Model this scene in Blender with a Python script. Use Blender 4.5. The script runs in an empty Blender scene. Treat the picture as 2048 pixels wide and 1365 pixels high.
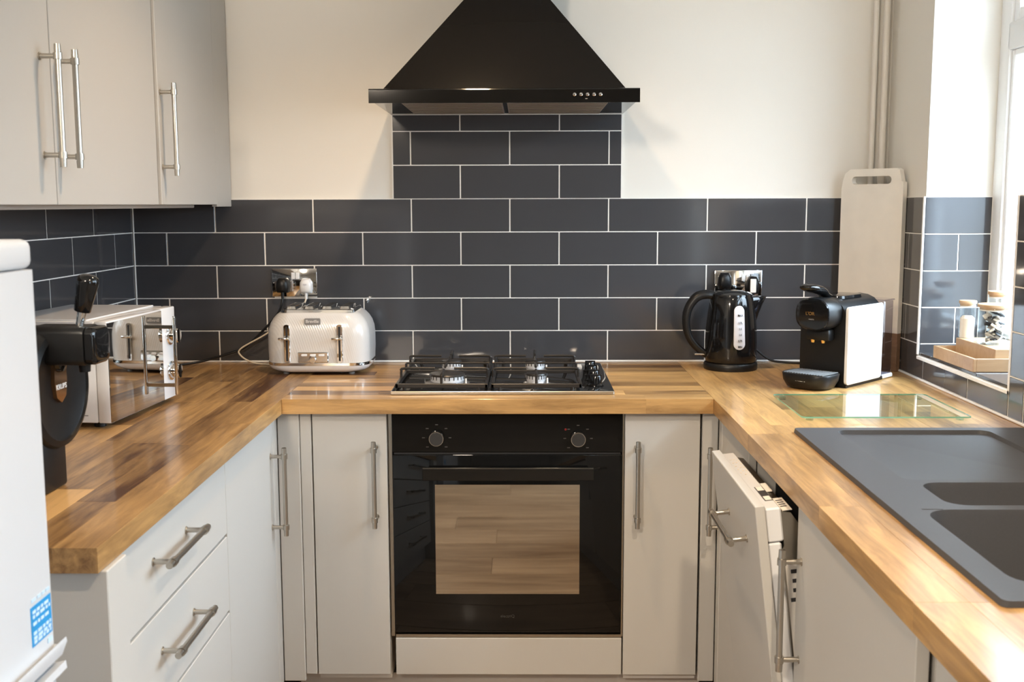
import bpy, bmesh, math, random
from mathutils import Vector, Matrix, Euler
random.seed(7)
PI = math.pi
scn = bpy.context.scene
C = scn.collection

# ------------------------------------------------------------------ camera
cd = bpy.data.cameras.new('camera'); cam = bpy.data.objects.new('camera', cd); C.objects.link(cam)
cd.sensor_width = 36.0; cd.lens = 2168.06 / 2048 * 36.0; cd.clip_start = 0.05
CAMP = Vector((0.0, -3.3421, 1.3979))
PITCH, YAW, ROLL = 0.1256, -0.0104, -0.0027
cam.matrix_world = (Matrix.Translation(CAMP) @ Matrix.Rotation(-YAW, 4, 'Z')
                    @ Matrix.Rotation(PI/2 - PITCH, 4, 'X') @ Matrix.Rotation(ROLL, 4, 'Z'))
cd.dof.use_dof = True; cd.dof.focus_distance = 3.0; cd.dof.aperture_fstop = 9.0
scn.camera = cam

# ------------------------------------------------------------------ world, lamps, exposure
scn.view_settings.view_transform = 'Standard'; scn.view_settings.look = 'None'
scn.view_settings.gamma = 1.0; scn.view_settings.use_curve_mapping = False
scn.view_settings.exposure = 0.60
SKY = 33.0
w = bpy.data.worlds.new('overcast_sky'); scn.world = w; w.use_nodes = True
nt = w.node_tree; nt.nodes.clear()
wo = nt.nodes.new('ShaderNodeOutputWorld'); bg = nt.nodes.new('ShaderNodeBackground')
tc = nt.nodes.new('ShaderNodeTexCoord'); sx = nt.nodes.new('ShaderNodeSeparateXYZ')
cr = nt.nodes.new('ShaderNodeValToRGB')
# overcast sky: about three times brighter overhead than at the horizon, grey ground below
el = cr.color_ramp.elements
el[0].position = 0.485; el[0].color = (0.10, 0.115, 0.125, 1)
el[1].position = 0.505; el[1].color = (0.13, 0.16, 0.19, 1)
e2 = el.new(0.75); e2.color = (0.42, 0.52, 0.62, 1)
e3 = el.new(1.0); e3.color = (0.70, 0.86, 1.0, 1)
mp = nt.nodes.new('ShaderNodeMapRange'); mp.inputs[1].default_value = -1; mp.inputs[2].default_value = 1
nt.links.new(tc.outputs['Generated'], sx.inputs[0]); nt.links.new(sx.outputs[2], mp.inputs[0])
nt.links.new(mp.outputs[0], cr.inputs[0]); nt.links.new(cr.outputs[0], bg.inputs[0])
bg.inputs[1].default_value = SKY; nt.links.new(bg.outputs[0], wo.inputs[0])

def lamp(name, loc, energy, col, radius=0.035, size=2.3, blend=0.6):
    l = bpy.data.lights.new(name, 'SPOT'); l.energy = energy; l.color = col
    l.shadow_soft_size = radius; l.spot_size = size; l.spot_blend = blend
    o = bpy.data.objects.new(name, l); C.objects.link(o); o.location = loc; return o
WARM = (1.0, 0.70, 0.42)
lamp('ceiling_or_fill_spot', (-0.15, -0.93, 2.37), 36, WARM, size=2.35, blend=0.9)
lamp('ceiling_or_fill_spot', (0.45, -2.50, 2.37), 66, (1.0, 0.80, 0.58), size=2.5, blend=0.8)  # unseen fill spot, added to warm the front-facing surfaces
tilted = lamp('fill_spot', (-0.85, -3.90, 2.25), 112, (1.0, 0.85, 0.68), radius=0.16, size=2.0, blend=1.0)  # added soft fill behind the camera, brightens back wall and base fronts
tilted.rotation_euler = (Vector((-0.60, 0.0, 0.80))-Vector((-0.85, -3.90, 2.25))).to_track_quat('-Z', 'Y').to_euler()
def portal(name, loc, rot, sx_, sy_):
    l = bpy.data.lights.new(name, 'AREA'); l.shape = 'RECTANGLE'; l.size = sx_; l.size_y = sy_
    l.cycles.is_portal = True
    o = bpy.data.objects.new(name, l); C.objects.link(o); o.location = loc; o.rotation_euler = rot
portal('window_portal', (1.40, -1.27, 1.60), (0, PI/2, 0), 1.35, 1.95)
portal('door_portal', (1.40, -3.45, 1.50), (0, PI/2, 0), 1.05, .60)

# ------------------------------------------------------------------ materials
def mat(name, col=(0.8, 0.8, 0.8), rough=0.5, metal=0.0, spec=0.5, coat=0.0, coat_r=0.05, bump=None,
        var=0.0, vscale=8.0, emis=None, alpha=None, trans=0.0, ior=1.5, bmode='noise'):
    m = bpy.data.materials.new(name); m.use_nodes = True; n = m.node_tree; b = n.nodes['Principled BSDF']
    b.inputs['Base Color'].default_value = (*col, 1); b.inputs['Roughness'].default_value = rough
    b.inputs['Metallic'].default_value = metal; b.inputs['Specular IOR Level'].default_value = spec
    b.inputs['Coat Weight'].default_value = coat; b.inputs['Coat Roughness'].default_value = coat_r
    b.inputs['Transmission Weight'].default_value = trans; b.inputs['IOR'].default_value = ior
    if emis: b.inputs['Emission Color'].default_value = (*emis[0], 1); b.inputs['Emission Strength'].default_value = emis[1]
    if var > 0:
        t = n.nodes.new('ShaderNodeTexCoord'); no = n.nodes.new('ShaderNodeTexNoise'); no.inputs['Scale'].default_value = vscale
        no.inputs['Detail'].default_value = 4
        mx = n.nodes.new('ShaderNodeMix'); mx.data_type = 'RGBA'
        mx.inputs[6].default_value = (*[c*(1-var) for c in col], 1); mx.inputs[7].default_value = (*[min(1, c*(1+var)) for c in col], 1)
        n.links.new(t.outputs['Object'], no.inputs['Vector']); n.links.new(no.outputs[0], mx.inputs[0]); n.links.new(mx.outputs[2], b.inputs['Base Color'])
    if bump:
        t = n.nodes.new('ShaderNodeTexCoord')
        if bmode == 'noise':
            no = n.nodes.new('ShaderNodeTexNoise'); no.inputs['Scale'].default_value = bump[0]; out = no.outputs[0]
            no.inputs['Detail'].default_value = bump[2] if len(bump) > 2 else 2
            n.links.new(t.outputs['Object'], no.inputs['Vector'])
        else:
            w1 = n.nodes.new('ShaderNodeTexWave'); w1.wave_type = 'BANDS'; w1.bands_direction = 'DIAGONAL'; w1.inputs['Scale'].default_value = bump[0]
            w1.inputs['Distortion'].default_value = 1.0
            mpn = n.nodes.new('ShaderNodeMapping'); mpn.inputs['Scale'].default_value = (1, 1, 0.3)
            n.links.new(t.outputs['Object'], mpn.inputs[0]); n.links.new(mpn.outputs[0], w1.inputs['Vector']); out = w1.outputs[1]
        bp = n.nodes.new('ShaderNodeBump'); bp.inputs['Strength'].default_value = bump[1]; bp.inputs['Distance'].default_value = 0.002
        n.links.new(out, bp.inputs['Height']); n.links.new(bp.outputs[0], b.inputs['Normal'])
    return m

def wood(name, dark, light, rough=0.35, coat=0.15, sc=1.0, knots=True, useobj=True):
    m = bpy.data.materials.new(name); m.use_nodes = True; n = m.node_tree; b = n.nodes['Principled BSDF']; L = n.links
    t = n.nodes.new('ShaderNodeTexCoord'); oi = n.nodes.new('ShaderNodeObjectInfo')
    va = n.nodes.new('ShaderNodeVectorMath'); va.operation = 'ADD'
    sc3 = n.nodes.new('ShaderNodeVectorMath'); sc3.operation = 'SCALE'; sc3.inputs['Scale'].default_value = 37.0
    L.new(oi.outputs['Color'], sc3.inputs[0]); L.new(t.outputs['Object'], va.inputs[0]); L.new(sc3.outputs[0], va.inputs[1])
    mpn = n.nodes.new('ShaderNodeMapping'); mpn.inputs['Scale'].default_value = (6*sc, 60*sc, 60*sc); L.new(va.outputs[0], mpn.inputs[0])
    no = n.nodes.new('ShaderNodeTexNoise'); no.inputs['Scale'].default_value = 1.0; no.inputs['Detail'].default_value = 6; no.inputs['Distortion'].default_value = 0.8
    no.inputs['Roughness'].default_value = 0.65
    L.new(mpn.outputs[0], no.inputs['Vector'])
    mp2 = n.nodes.new('ShaderNodeMapping'); mp2.inputs['Scale'].default_value = (2.5*sc, 14*sc, 14*sc); L.new(va.outputs[0], mp2.inputs[0])
    n2 = n.nodes.new('ShaderNodeTexNoise'); n2.inputs['Scale'].default_value = 1.0; n2.inputs['Detail'].default_value = 3; L.new(mp2.outputs[0], n2.inputs['Vector'])
    sep = n.nodes.new('ShaderNodeSeparateColor'); L.new(oi.outputs['Color'], sep.inputs[0])
    a1 = n.nodes.new('ShaderNodeMath'); a1.operation = 'MULTIPLY_ADD'; a1.inputs[1].default_value = 1.15; L.new(no.outputs[0], a1.inputs[0])
    a2 = n.nodes.new('ShaderNodeMath'); a2.operation = 'MULTIPLY_ADD'; a2.inputs[1].default_value = 1.25; L.new(n2.outputs[0], a2.inputs[0])
    a3 = n.nodes.new('ShaderNodeMath'); a3.operation = 'SUBTRACT'; a3.inputs[1].default_value = 1.20
    L.new(sep.outputs[0], a2.inputs[2]) if useobj else None
    if not useobj: a2.inputs[2].default_value = 0.5
    L.new(a2.outputs[0], a1.inputs[2]); L.new(a1.outputs[0], a3.inputs[0]); a3.use_clamp = True
    mx = n.nodes.new('ShaderNodeMix'); mx.data_type = 'RGBA'; mx.inputs[6].default_value = (*dark, 1); mx.inputs[7].default_value = (*light, 1)
    L.new(a3.outputs[0], mx.inputs[0]); L.new(mx.outputs[2], b.inputs['Base Color'])
    b.inputs['Roughness'].default_value = rough; b.inputs['Coat Weight'].default_value = coat; b.inputs['Coat Roughness'].default_value = 0.12
    bp = n.nodes.new('ShaderNodeBump'); bp.inputs['Strength'].default_value = 0.12; bp.inputs['Distance'].default_value = 0.001
    L.new(no.outputs[0], bp.inputs['Height']); L.new(bp.outputs[0], b.inputs['Normal'])
    return m

def thin_glass(name, tint=(0.93, 0.97, 0.95), refl=1.5, rough=0.0):
    m = bpy.data.materials.new(name); m.use_nodes = True; n = m.node_tree; n.nodes.clear()
    o = n.nodes.new('ShaderNodeOutputMaterial'); mx = n.nodes.new('ShaderNodeMixShader'); fr = n.nodes.new('ShaderNodeFresnel')
    geo = n.nodes.new('ShaderNodeNewGeometry'); mi = n.nodes.new('ShaderNodeMix'); mi.inputs[2].default_value = refl; mi.inputs[3].default_value = 1/refl
    n.links.new(geo.outputs['Backfacing'], mi.inputs[0]); n.links.new(mi.outputs[0], fr.inputs[0])
    tr = n.nodes.new('ShaderNodeBsdfTransparent'); tr.inputs[0].default_value = (*tint, 1)
    gl = n.nodes.new('ShaderNodeBsdfGlossy'); gl.inputs[1].default_value = rough; gl.inputs[0].default_value = (1, 1, 1, 1)
    n.links.new(fr.outputs[0], mx.inputs[0]); n.links.new(tr.outputs[0], mx.inputs[1]); n.links.new(gl.outputs[0], mx.inputs[2]); n.links.new(mx.outputs[0], o.inputs[0])
    return m

M = {}
M['wall'] = mat('wall_paint', (0.80, 0.775, 0.72), 0.75, bump=(260, 0.06))
M['ceil'] = mat('ceiling_paint', (0.82, 0.81, 0.79), 0.8)
M['tile'] = mat('slate_gloss_tile', (0.062, 0.063, 0.069), 0.09, spec=0.55, bump=(7, 0.10), var=0.10, vscale=3)
M['grout'] = mat('white_grout', (0.88, 0.86, 0.82), 0.75, bump=(300, 0.1))
M['trim'] = mat('white_tile_trim', (0.85, 0.85, 0.85), 0.3)
M['cab'] = mat('light_grey_matt_door', (0.52, 0.505, 0.475), 0.50, spec=0.35, bump=(500, 0.03))
M['cabin'] = mat('cabinet_carcass_white', (0.60, 0.58, 0.55), 0.5)
M['plinth'] = mat('plinth_grey', (0.50, 0.47, 0.44), 0.5)
M['steel'] = mat('brushed_nickel', (0.50, 0.47, 0.42), 0.30, 1.0)
M['chrome'] = mat('polished_chrome', (0.75, 0.74, 0.72), 0.06, 1.0)
M['inox'] = mat('stainless_sheet', (0.36, 0.34, 0.30), 0.30, 1.0)
M['blackgloss'] = mat('black_gloss_enamel', (0.005, 0.005, 0.005), 0.06, spec=0.4)
M['canopy'] = mat('black_satin_enamel', (0.006, 0.0055, 0.005), 0.16, spec=0.16)
M['blackglass'] = mat('black_glass', (0.005, 0.005, 0.005), 0.03, spec=0.32)
M['blackmatt'] = mat('black_satin_plastic', (0.007, 0.007, 0.0075), 0.36, spec=0.35)
M['blackpl'] = mat('black_gloss_plastic', (0.006, 0.006, 0.0065), 0.08, spec=0.45)
M['castiron'] = mat('black_enamelled_iron', (0.018, 0.015, 0.013), 0.35)
M['hobplate'] = mat('dark_hob_plate', (0.13, 0.125, 0.12), 0.05, 0.9)
M['burnermet'] = mat('bright_aluminium', (0.78, 0.78, 0.80), 0.30, 0.35)
M['knobface'] = mat('dark_knob_face', (0.025, 0.024, 0.023), 0.4)
M['lettering'] = mat('silver_lettering', (0.62, 0.61, 0.60), 0.4)
M['white'] = mat('white_gloss_plastic', (0.76, 0.77, 0.79), 0.22, coat=0.3)
M['whitem'] = mat('white_satin_plastic', (0.80, 0.79, 0.77), 0.4)
M['fridge'] = mat('white_fridge_enamel', (0.62, 0.645, 0.68), 0.30)
M['toast'] = mat('white_textured_toaster', (0.63, 0.625, 0.62), 0.22, coat=0.3, bump=(90, 0.10), bmode='wave')
M['frame'] = mat('white_window_plastic', (0.86, 0.87, 0.88), 0.3)
M['mirror'] = mat('mirror_tinted_glass', (0.46, 0.44, 0.41), 0.02, 1.0)
M['ovenwin'] = mat('oven_mirror_glass', (0.40, 0.375, 0.335), 0.025, 1.0)
M['sink'] = mat('dark_grey_composite_sink', (0.066, 0.067, 0.072), 0.50, spec=0.25, var=0.08, vscale=300, bump=(900, 0.05))
M['board'] = mat('painted_white_board', (0.82, 0.79, 0.73), 0.5, var=0.10, vscale=14)
M['bare'] = wood('bare_board_wood', (0.16, 0.09, 0.05), (0.33, 0.20, 0.12), 0.5, 0.0, 1.2, useobj=False)
M['stave'] = wood('oiled_block_wood', (0.075, 0.026, 0.006), (0.68, 0.40, 0.15), 0.36, 0.35)
M['bamboo'] = wood('bamboo_ply', (0.34, 0.20, 0.10), (0.52, 0.35, 0.20), 0.45, 0.1, 0.8, useobj=False)
M['floorw'] = wood('floor_laminate', (0.17, 0.11, 0.07), (0.60, 0.46, 0.33), 0.4, 0.1, 0.45)
M['clear'] = thin_glass('clear_thin_glass', (0.97, 0.98, 0.98), 1.30)
M['saver'] = thin_glass('worktop_saver_glass', (0.84, 0.91, 0.88), 1.75)
M['gedge'] = mat('green_glass_edge', (0.20, 0.55, 0.45), 0.1, trans=0.3)
M['jarglass'] = thin_glass('jar_glass', (0.93, 0.96, 0.97), 1.35)
M['smoke'] = thin_glass('smoked_tank_plastic', (0.80, 0.79, 0.84), 1.50)
M['gold'] = mat('brass_nozzle', (0.80, 0.50, 0.18), 0.2, 1.0)
M['grey'] = mat('mid_grey_plastic', (0.20, 0.20, 0.20), 0.4)
M['print'] = mat('grey_print', (0.30, 0.29, 0.28), 0.5)
M['printdim'] = mat('dim_print', (0.055, 0.050, 0.045), 0.5)
M['blue'] = mat('sticker_blue', (0.02, 0.28, 0.62), 0.4)
M['paleblue'] = mat('sticker_pale_print', (0.55, 0.72, 0.88), 0.4)
M['paper'] = mat('white_paper', (0.78, 0.74, 0.68), 0.6)
M['ink'] = mat('dark_ink', (0.03, 0.028, 0.03), 0.6)
M['gauge'] = mat('frosted_gauge', (0.62, 0.62, 0.66), 0.25, coat=0.4)
M['sugar'] = mat('cream_powder', (0.72, 0.60, 0.48), 0.9)
M['mesh'] = mat('grease_filter_mesh', (0.55, 0.47, 0.41), 0.38, 0.9, bump=(900, 0.5))
M['dark'] = mat('dark_recess', (0.010, 0.010, 0.011), 0.6)
M['silverplate'] = mat('silver_plastic', (0.55, 0.55, 0.56), 0.25, 0.8)
M['cream'] = mat('cream_cable', (0.66, 0.58, 0.46), 0.45)
M['red'] = mat('red_indicator', (0.20, 0.01, 0.01), 0.3)
M['copper'] = mat('amber_badge', (0.28, 0.15, 0.07), 0.10, 0.8)
M['pipe'] = mat('painted_pipe', (0.74, 0.70, 0.64), 0.4)

# ------------------------------------------------------------------ mesh helpers
OFF = {}
def rrect(cx, cy, hx, hy, r, seg=5):
    r = min(r, hx*0.999, hy*0.999); pts = []
    for qx, qy, a0 in ((1, 1, 0), (-1, 1, PI/2), (-1, -1, PI), (1, -1, 1.5*PI)):
        for i in range(seg+1):
            a = a0 + PI/2*i/seg
            pts.append((cx+qx*(hx-r)+r*math.cos(a), cy+qy*(hy-r)+r*math.sin(a)))
    return pts
class B:
    def __init__(s): s.bm = bmesh.new()
    def box(s, x0, x1, y0, y1, z0, z1, bev=0.0, seg=1, mtx=None, eds=None):
        if x0 > x1: x0, x1 = x1, x0
        if y0 > y1: y0, y1 = y1, y0
        if z0 > z1: z0, z1 = z1, z0
        r = bmesh.ops.create_cube(s.bm, size=1.0); vs = r['verts']
        for v in vs: v.co = Vector((x0+(v.co.x+.5)*(x1-x0), y0+(v.co.y+.5)*(y1-y0), z0+(v.co.z+.5)*(z1-z0)))
        if bev > 0:
            es = list({e for v in vs for e in v.link_edges if (eds is None or eds(e))})
            rb = bmesh.ops.bevel(s.bm, geom=es, offset=min(bev, .49*min(x1-x0, y1-y0, z1-z0)) if eds is None else bev, segments=seg, affect='EDGES', profile=0.5)
            vs = list({v for f in rb['faces'] for v in f.verts} | {v for v in vs if v.is_valid})
        if mtx is not None:
            for v in vs: v.co = mtx @ v.co
        return s
    def loft(s, rings, cap0=True, cap1=True, closed=True):
        rv = [[s.bm.verts.new(p) for p in ring] for ring in rings]
        n = len(rings[0])
        for a, b in zip(rv, rv[1:]):
            for i in range(n if closed else n-1):
                j = (i+1) % n
                try: s.bm.faces.new((a[i], a[j], b[j], b[i]))
                except ValueError: pass
        if cap0: s.bm.faces.new(list(reversed(rv[0])))
        if cap1: s.bm.faces.new(rv[-1])
        return s
    def cyl(s, p0, p1, r0, r1=None, seg=20, cap=True):
        r1 = r0 if r1 is None else r1; p0 = Vector(p0); p1 = Vector(p1); d = (p1-p0).normalized()
        a = d.orthogonal().normalized(); b = d.cross(a)
        f = lambda p, r: [p + a*r*math.cos(2*PI*i/seg) + b*r*math.sin(2*PI*i/seg) for i in range(seg)]
        return s.loft([f(p0, r0), f(p1, r1)], cap, cap)
    def lathe(s, prof, c=(0, 0, 0), seg=32, axis='z', cap=True, sy=1.0):
        rings = []
        for r, h in prof:
            ring = []
            for i in range(seg):
                a = 2*PI*i/seg; u, v = r*math.cos(a), r*math.sin(a)*sy
                p = {'z': (u, v, h), 'y': (u, h, -v), 'x': (h, u, v)}[axis]
                ring.append(Vector(p)+Vector(c))
            rings.append(ring)
        return s.loft(rings, cap, cap)
    def tube(s, pts, r, seg=8, smooth=6, cap=True, flat=None):
        P = [Vector(p) for p in pts]; rr = r if isinstance(r, (list, tuple)) else [r]*len(P)
        if smooth > 1 and len(P) > 2:
            Q, R = [], []
            for i in range(len(P)-1):
                p0 = P[i-1] if i > 0 else P[0]*2-P[1]; p3 = P[i+2] if i+2 < len(P) else P[-1]*2-P[-2]
                for k in range(smooth):
                    t = k/smooth
                    Q.append(0.5*((2*P[i]) + (P[i+1]-p0)*t + (2*p0-5*P[i]+4*P[i+1]-p3)*t*t + (3*P[i]-p0-3*P[i+1]+p3)*t**3))
                    R.append(rr[i]+(rr[i+1]-rr[i])*t)
            Q.append(P[-1]); R.append(rr[-1]); P, rr = Q, R
        T = [(P[min(i+1, len(P)-1)]-P[max(i-1, 0)]).normalized() for i in range(len(P))]
        a = T[0].orthogonal().normalized(); rings = []
        for p, t, q in zip(P, T, rr):
            a = (a - t*a.dot(t)).normalized(); b = t.cross(a)
            rings.append([p + a*q*math.cos(2*PI*i/seg)*(flat or 1) + b*q*math.sin(2*PI*i/seg) for i in range(seg)])
        return s.loft(rings, cap, cap)
    def prism(s, poly, axis, a, b):
        f = {'z': lambda u, v, h: (u, v, h), 'y': lambda u, v, h: (u, h, v), 'x': lambda u, v, h: (h, u, v)}[axis]
        return s.loft([[Vector(f(u, v, a)) for u, v in poly], [Vector(f(u, v, b)) for u, v in poly]])
    def plate(s, outer, holes, z):
        es = []
        loops = []
        for lp in [outer]+holes:
            vs = [s.bm.verts.new((x, y, z)) for x, y in lp]; loops.append(vs)
            for i in range(len(vs)): es.append(s.bm.edges.new((vs[i], vs[(i+1) % len(vs)])))
        bmesh.ops.triangle_fill(s.bm, edges=es, use_beauty=True, use_dissolve=False)
        return loops
    def join(s, o): 
        me = bpy.data.meshes.new('t'); o.bm.to_mesh(me); s.bm.from_mesh(me); bpy.data.meshes.remove(me); return s
def put(name, b, m, parent=None, angle=35, label=None, loc=None):
    bm = b.bm; bmesh.ops.remove_doubles(bm, verts=bm.verts, dist=1e-6)
    bmesh.ops.recalc_face_normals(bm, faces=bm.faces)
    if parent is None and loc is None:
        xs = [v.co for v in bm.verts]
        loc = Vector(((min(v.x for v in xs)+max(v.x for v in xs))/2, (min(v.y for v in xs)+max(v.y for v in xs))/2, min(v.z for v in xs)))
    off = OFF.get(parent.name, Vector((0, 0, 0))) if parent else Vector(loc)
    if off.length: bmesh.ops.translate(bm, vec=-off, verts=bm.verts)
    me = bpy.data.meshes.new(name); 
    for f in bm.faces: f.smooth = True
    bm.to_mesh(me); bm.free(); me.set_sharp_from_angle(angle=math.radians(angle))
    for q in (m if isinstance(m, (list, tuple)) else [m]): me.materials.append(M[q] if isinstance(q, str) else q)
    o = bpy.data.objects.new(name, me); C.objects.link(o)
    if parent: o.parent = parent; OFF[o.name] = off
    else: o.location = loc; OFF[o.name] = Vector(loc)
    if label: o['label'] = label
    return o
def thing(name, label, cat, loc, rotz=0.0, group=None, local=False):
    o = bpy.data.objects.new(name, None); C.objects.link(o); o.empty_display_size = 0.05
    o.location = loc; o.rotation_euler = (0, 0, rotz); OFF[o.name] = Vector((0, 0, 0)) if local else Vector(loc)
    o['label'] = label; o['category'] = cat
    if group: o['group'] = group
    return o
def tag(o, label, cat, group=None):
    o['label'] = label; o['category'] = cat
    if group: o['group'] = group
    return o
def struct(o): o['kind'] = 'structure'; return o
def text(name, s, size, m, parent, loc, rot, depth=0.0004, label=None, align='CENTER', sx=1.0, bold=0.0):
    cu = bpy.data.curves.new('t', 'FONT'); cu.body = s; cu.size = size; cu.extrude = depth; cu.align_x = align; cu.align_y = 'CENTER'; cu.offset = bold
    cu.resolution_u = 3
    t = bpy.data.objects.new('t', cu); C.objects.link(t)
    dg = bpy.context.evaluated_depsgraph_get(); dg.update()
    me = bpy.data.meshes.new_from_object(t.evaluated_get(dg)); bpy.data.objects.remove(t); bpy.data.curves.remove(cu)
    me.name = name; me.materials.clear(); me.materials.append(M[m]); me.transform(Matrix.Diagonal((sx, 1, 1, 1)))
    o = bpy.data.objects.new(name, me); C.objects.link(o); o.parent = parent
    o.location = Vector(loc)-OFF.get(parent.name, Vector((0, 0, 0))); o.rotation_euler = rot
    if label: o['label'] = label
    return o
FRONT = (PI/2, 0, 0)           # text on a surface that faces -Y
def inst(src_mesh, name, parent, loc, rot=(0, 0, 0), m=None):
    o = bpy.data.objects.new(name, src_mesh); C.objects.link(o); o.parent = parent
    o.location = Vector(loc)-OFF.get(parent.name, Vector((0, 0, 0))); o.rotation_euler = rot
    return o

# ------------------------------------------------------------------ key sizes
XL, XR, ZW, ZC = -1.201, 1.1005, 0.91, 2.40
YF, WL, WR, WE = -0.6494, -0.6113, 0.4797, -1.8437
TZ, PH, TX = 1.415, 0.1016, -0.0402
TT = 0.008
YR = -7.2
# ------------------------------------------------------------------ room shell
b = B().box(XL-.2, XR+.26, TT, .2, 0, ZC)
wall_back = struct(put('wall_back', b, 'wall'))
b = B().box(XL-.2, XL-TT, YR, TT, 0, ZC)
wall_left = struct(put('wall_left', b, 'wall'))
XO = XR+.26
WY0, WY1, WY2, SZ, UZ, HZ = -.325, -.905, -2.10, .978, 1.405, 2.12      # window opening
b = B()
b.box(XR+TT, XO, WY0, TT, 0, ZC)                # far pier
b.box(XR+TT, XO, WY1, WY0, 0, SZ-.008)          # below the sill
b.box(XR+TT, XO, WY2, WY1-.008, 0, UZ)          # lower wall by the sink
b.box(XR+TT, XO, WY2, WY0, HZ, ZC)              # lintel
b.box(XR+TT, XO, -3.15, WY2, 0, ZC); b.box(XR+TT, XO, YR, -3.75, 0, ZC); b.box(XR+TT, XO, -3.75, -3.15, 2.03, ZC)                # near piers
wall_right = struct(put('wall_right', b, 'wall'))
b = B().box(XL-.2, XO, YR-.15, YR, 0, ZC)
wall_rear = struct(put('wall_rear', b, 'wall'))
ceiling = struct(put('ceiling', B().box(XL-.2, XO, YR-.15, .2, ZC, ZC+.1), 'ceil'))
floor = struct(put('floor', B().box(XL-.2, XO, YR-.15, .2, -.1, -.008), 'floorw'))
fr = random.Random(3)
y = YR; k = 0
while y < -.02:
    x = XL-fr.uniform(.1, 1.0); y1 = min(y+.19, 0)
    while x < XR:
        xa, xb = max(x, XL), min(x+1.25, XR)
        if xb-xa > .05:
            o = put('plank', B().box(xa+.0007, xb-.0007, y+.0007, y1-.0007, -.008, 0, .0012), 'floorw', floor)
            g = fr.uniform(.42, .58); o.color = (g, fr.random(), fr.random(), 1)
        x += 1.25
    y += .19
# ------------------------------------------------------------------ tiles
GAP = .0030
def tile_run(parent, rows, plane, coord0, coord1, first_joint, sgn=1, pitch=.302, z_top=TZ, thick=TT):
    """rows: list of (z0,z1,offset) ; plane: function (u0,u1,z0,z1)->box ranges"""
    for z0, z1, offs in rows:
        j = [coord0]
        k = math.ceil((coord0-(first_joint+offs))/pitch)
        while True:
            p = first_joint+offs+k*pitch
            if p >= coord1-.012: break
            if p > coord0+.012: j.append(p)
            k += 1
        j.append(coord1)
        for a, c in zip(j, j[1:]):
            bx = plane(a+GAP/2+.0004, c-GAP/2-.0004, z0+GAP/2, z1-GAP/2)
            put('tile', B().box(*bx, .0009), 'tile', parent)
rows5 = [(TZ-(i+1)*PH, TZ-i*PH, 0 if i % 2 == 0 else .151) for i in range(5)]
rows5[4] = (ZW+.0045, rows5[4][1], 0)
pb = lambda a, c, z0, z1: (a, c, .0, TT, z0, z1)
tile_run(wall_back, rows5, pb, XL, XR, TX)
CX0, CX1 = -.3975, .3005
rowsc = [(TZ, TZ+PH, .151), (TZ+PH, TZ+2*PH, 0), (TZ+2*PH, 1.668, .151), (1.668, 1.694, 0)]
tile_run(wall_back, rowsc, pb, CX0, CX1, TX)
b = B().box(XL, XR, .0012, TT+.001, ZW-.01, TZ+.001); b.box(CX0-.002, CX1+.002, .0012, TT+.001, TZ, 1.694)
put('grout', b, 'grout', wall_back)
pl = lambda a, c, z0, z1: (XL-TT, XL, a, c, z0, z1)
tile_run(wall_left, rows5, pl, -1.86, -.0, -.3036-.302*6)
put('grout', B().box(XL-TT-.001, XL-.0012, -1.86, 0, ZW-.01, TZ+.001), 'grout', wall_left)
# right wall
pr = lambda a, c, z0, z1: (XR, XR+TT, a, c, z0, z1)
JR = -.3759-.302*8
tile_run(wall_right, rows5[:4], pr, WY0-.004, 0, JR)
tile_run(wall_right, [(ZW+.0045, SZ-.004, 0)], pr, WY1, -.3759, JR)
put('tile', B().box(XR, XR+TT, -.3759+.0014, -.001, ZW+.0055, SZ-.0045).box(XR, XR+TT, WY0-.003, -.001, SZ-.0045, TZ-4*PH-.001), 'tile', wall_right)
tile_run(wall_right, rows5, pr, -2.6, WY1, JR)
b = B().box(XR+.0012, XR+TT+.001, WY0, 0, ZW-.01, TZ+.001); b.box(XR+.0012, XR+TT+.001, WY1, WY0, ZW-.01, SZ-.004); b.box(XR+.0012, XR+TT+.001, -2.6, WY1, ZW-.01, TZ+.001)
put('grout', b, 'grout', wall_right)
# reveal tiles on the far jamb (faces -Y) and near jamb, sill tiles
FX = 1.288
prv = lambda a, c, z0, z1: (a, c, WY0-TT, WY0, z0, z1)
rr = [(z0, z1, o_) for z0, z1, o_ in rows5[:4]]
for i, (z0, z1, _) in enumerate(rr):
    js = [XR+.004, FX] if i % 2 == 0 else [XR+.004, 1.200, FX]
    for a, c in zip(js, js[1:]): put('tile', B().box(*prv(a+GAP/2, c-GAP/2, z0+GAP/2, z1-GAP/2), .0009), 'tile', wall_right)
put('tile', B().box(XR+.005, FX-.001, WY0-TT, WY0, SZ+.002, rr[3][0]-GAP/2, .0006), 'tile', wall_right)
put('grout', B().box(XR+TT, FX, WY0-TT+.0012, WY0+.001, SZ-.004, TZ+.001), 'grout', wall_right)
for i, (z0, z1, _) in enumerate(rr):
    put('tile', B().box(XR+.004, FX-.001, WY1-.008, WY1, z0+GAP/2, z1-GAP/2, .0009), 'tile', wall_right)
sill = struct(put('trim_1', B().box(XR+.001, FX, WY1, WY0-TT, SZ-.008, SZ-.001), 'trim'))
js = [WY1, -.72, -.42, WY0-TT]
for a, c in zip(js, js[1:]):
    put('tile', B().box(XR+.004, FX-.001, a+GAP/2, c-GAP/2, SZ-.001, SZ+.007, .0009), 'tile', sill)
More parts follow.
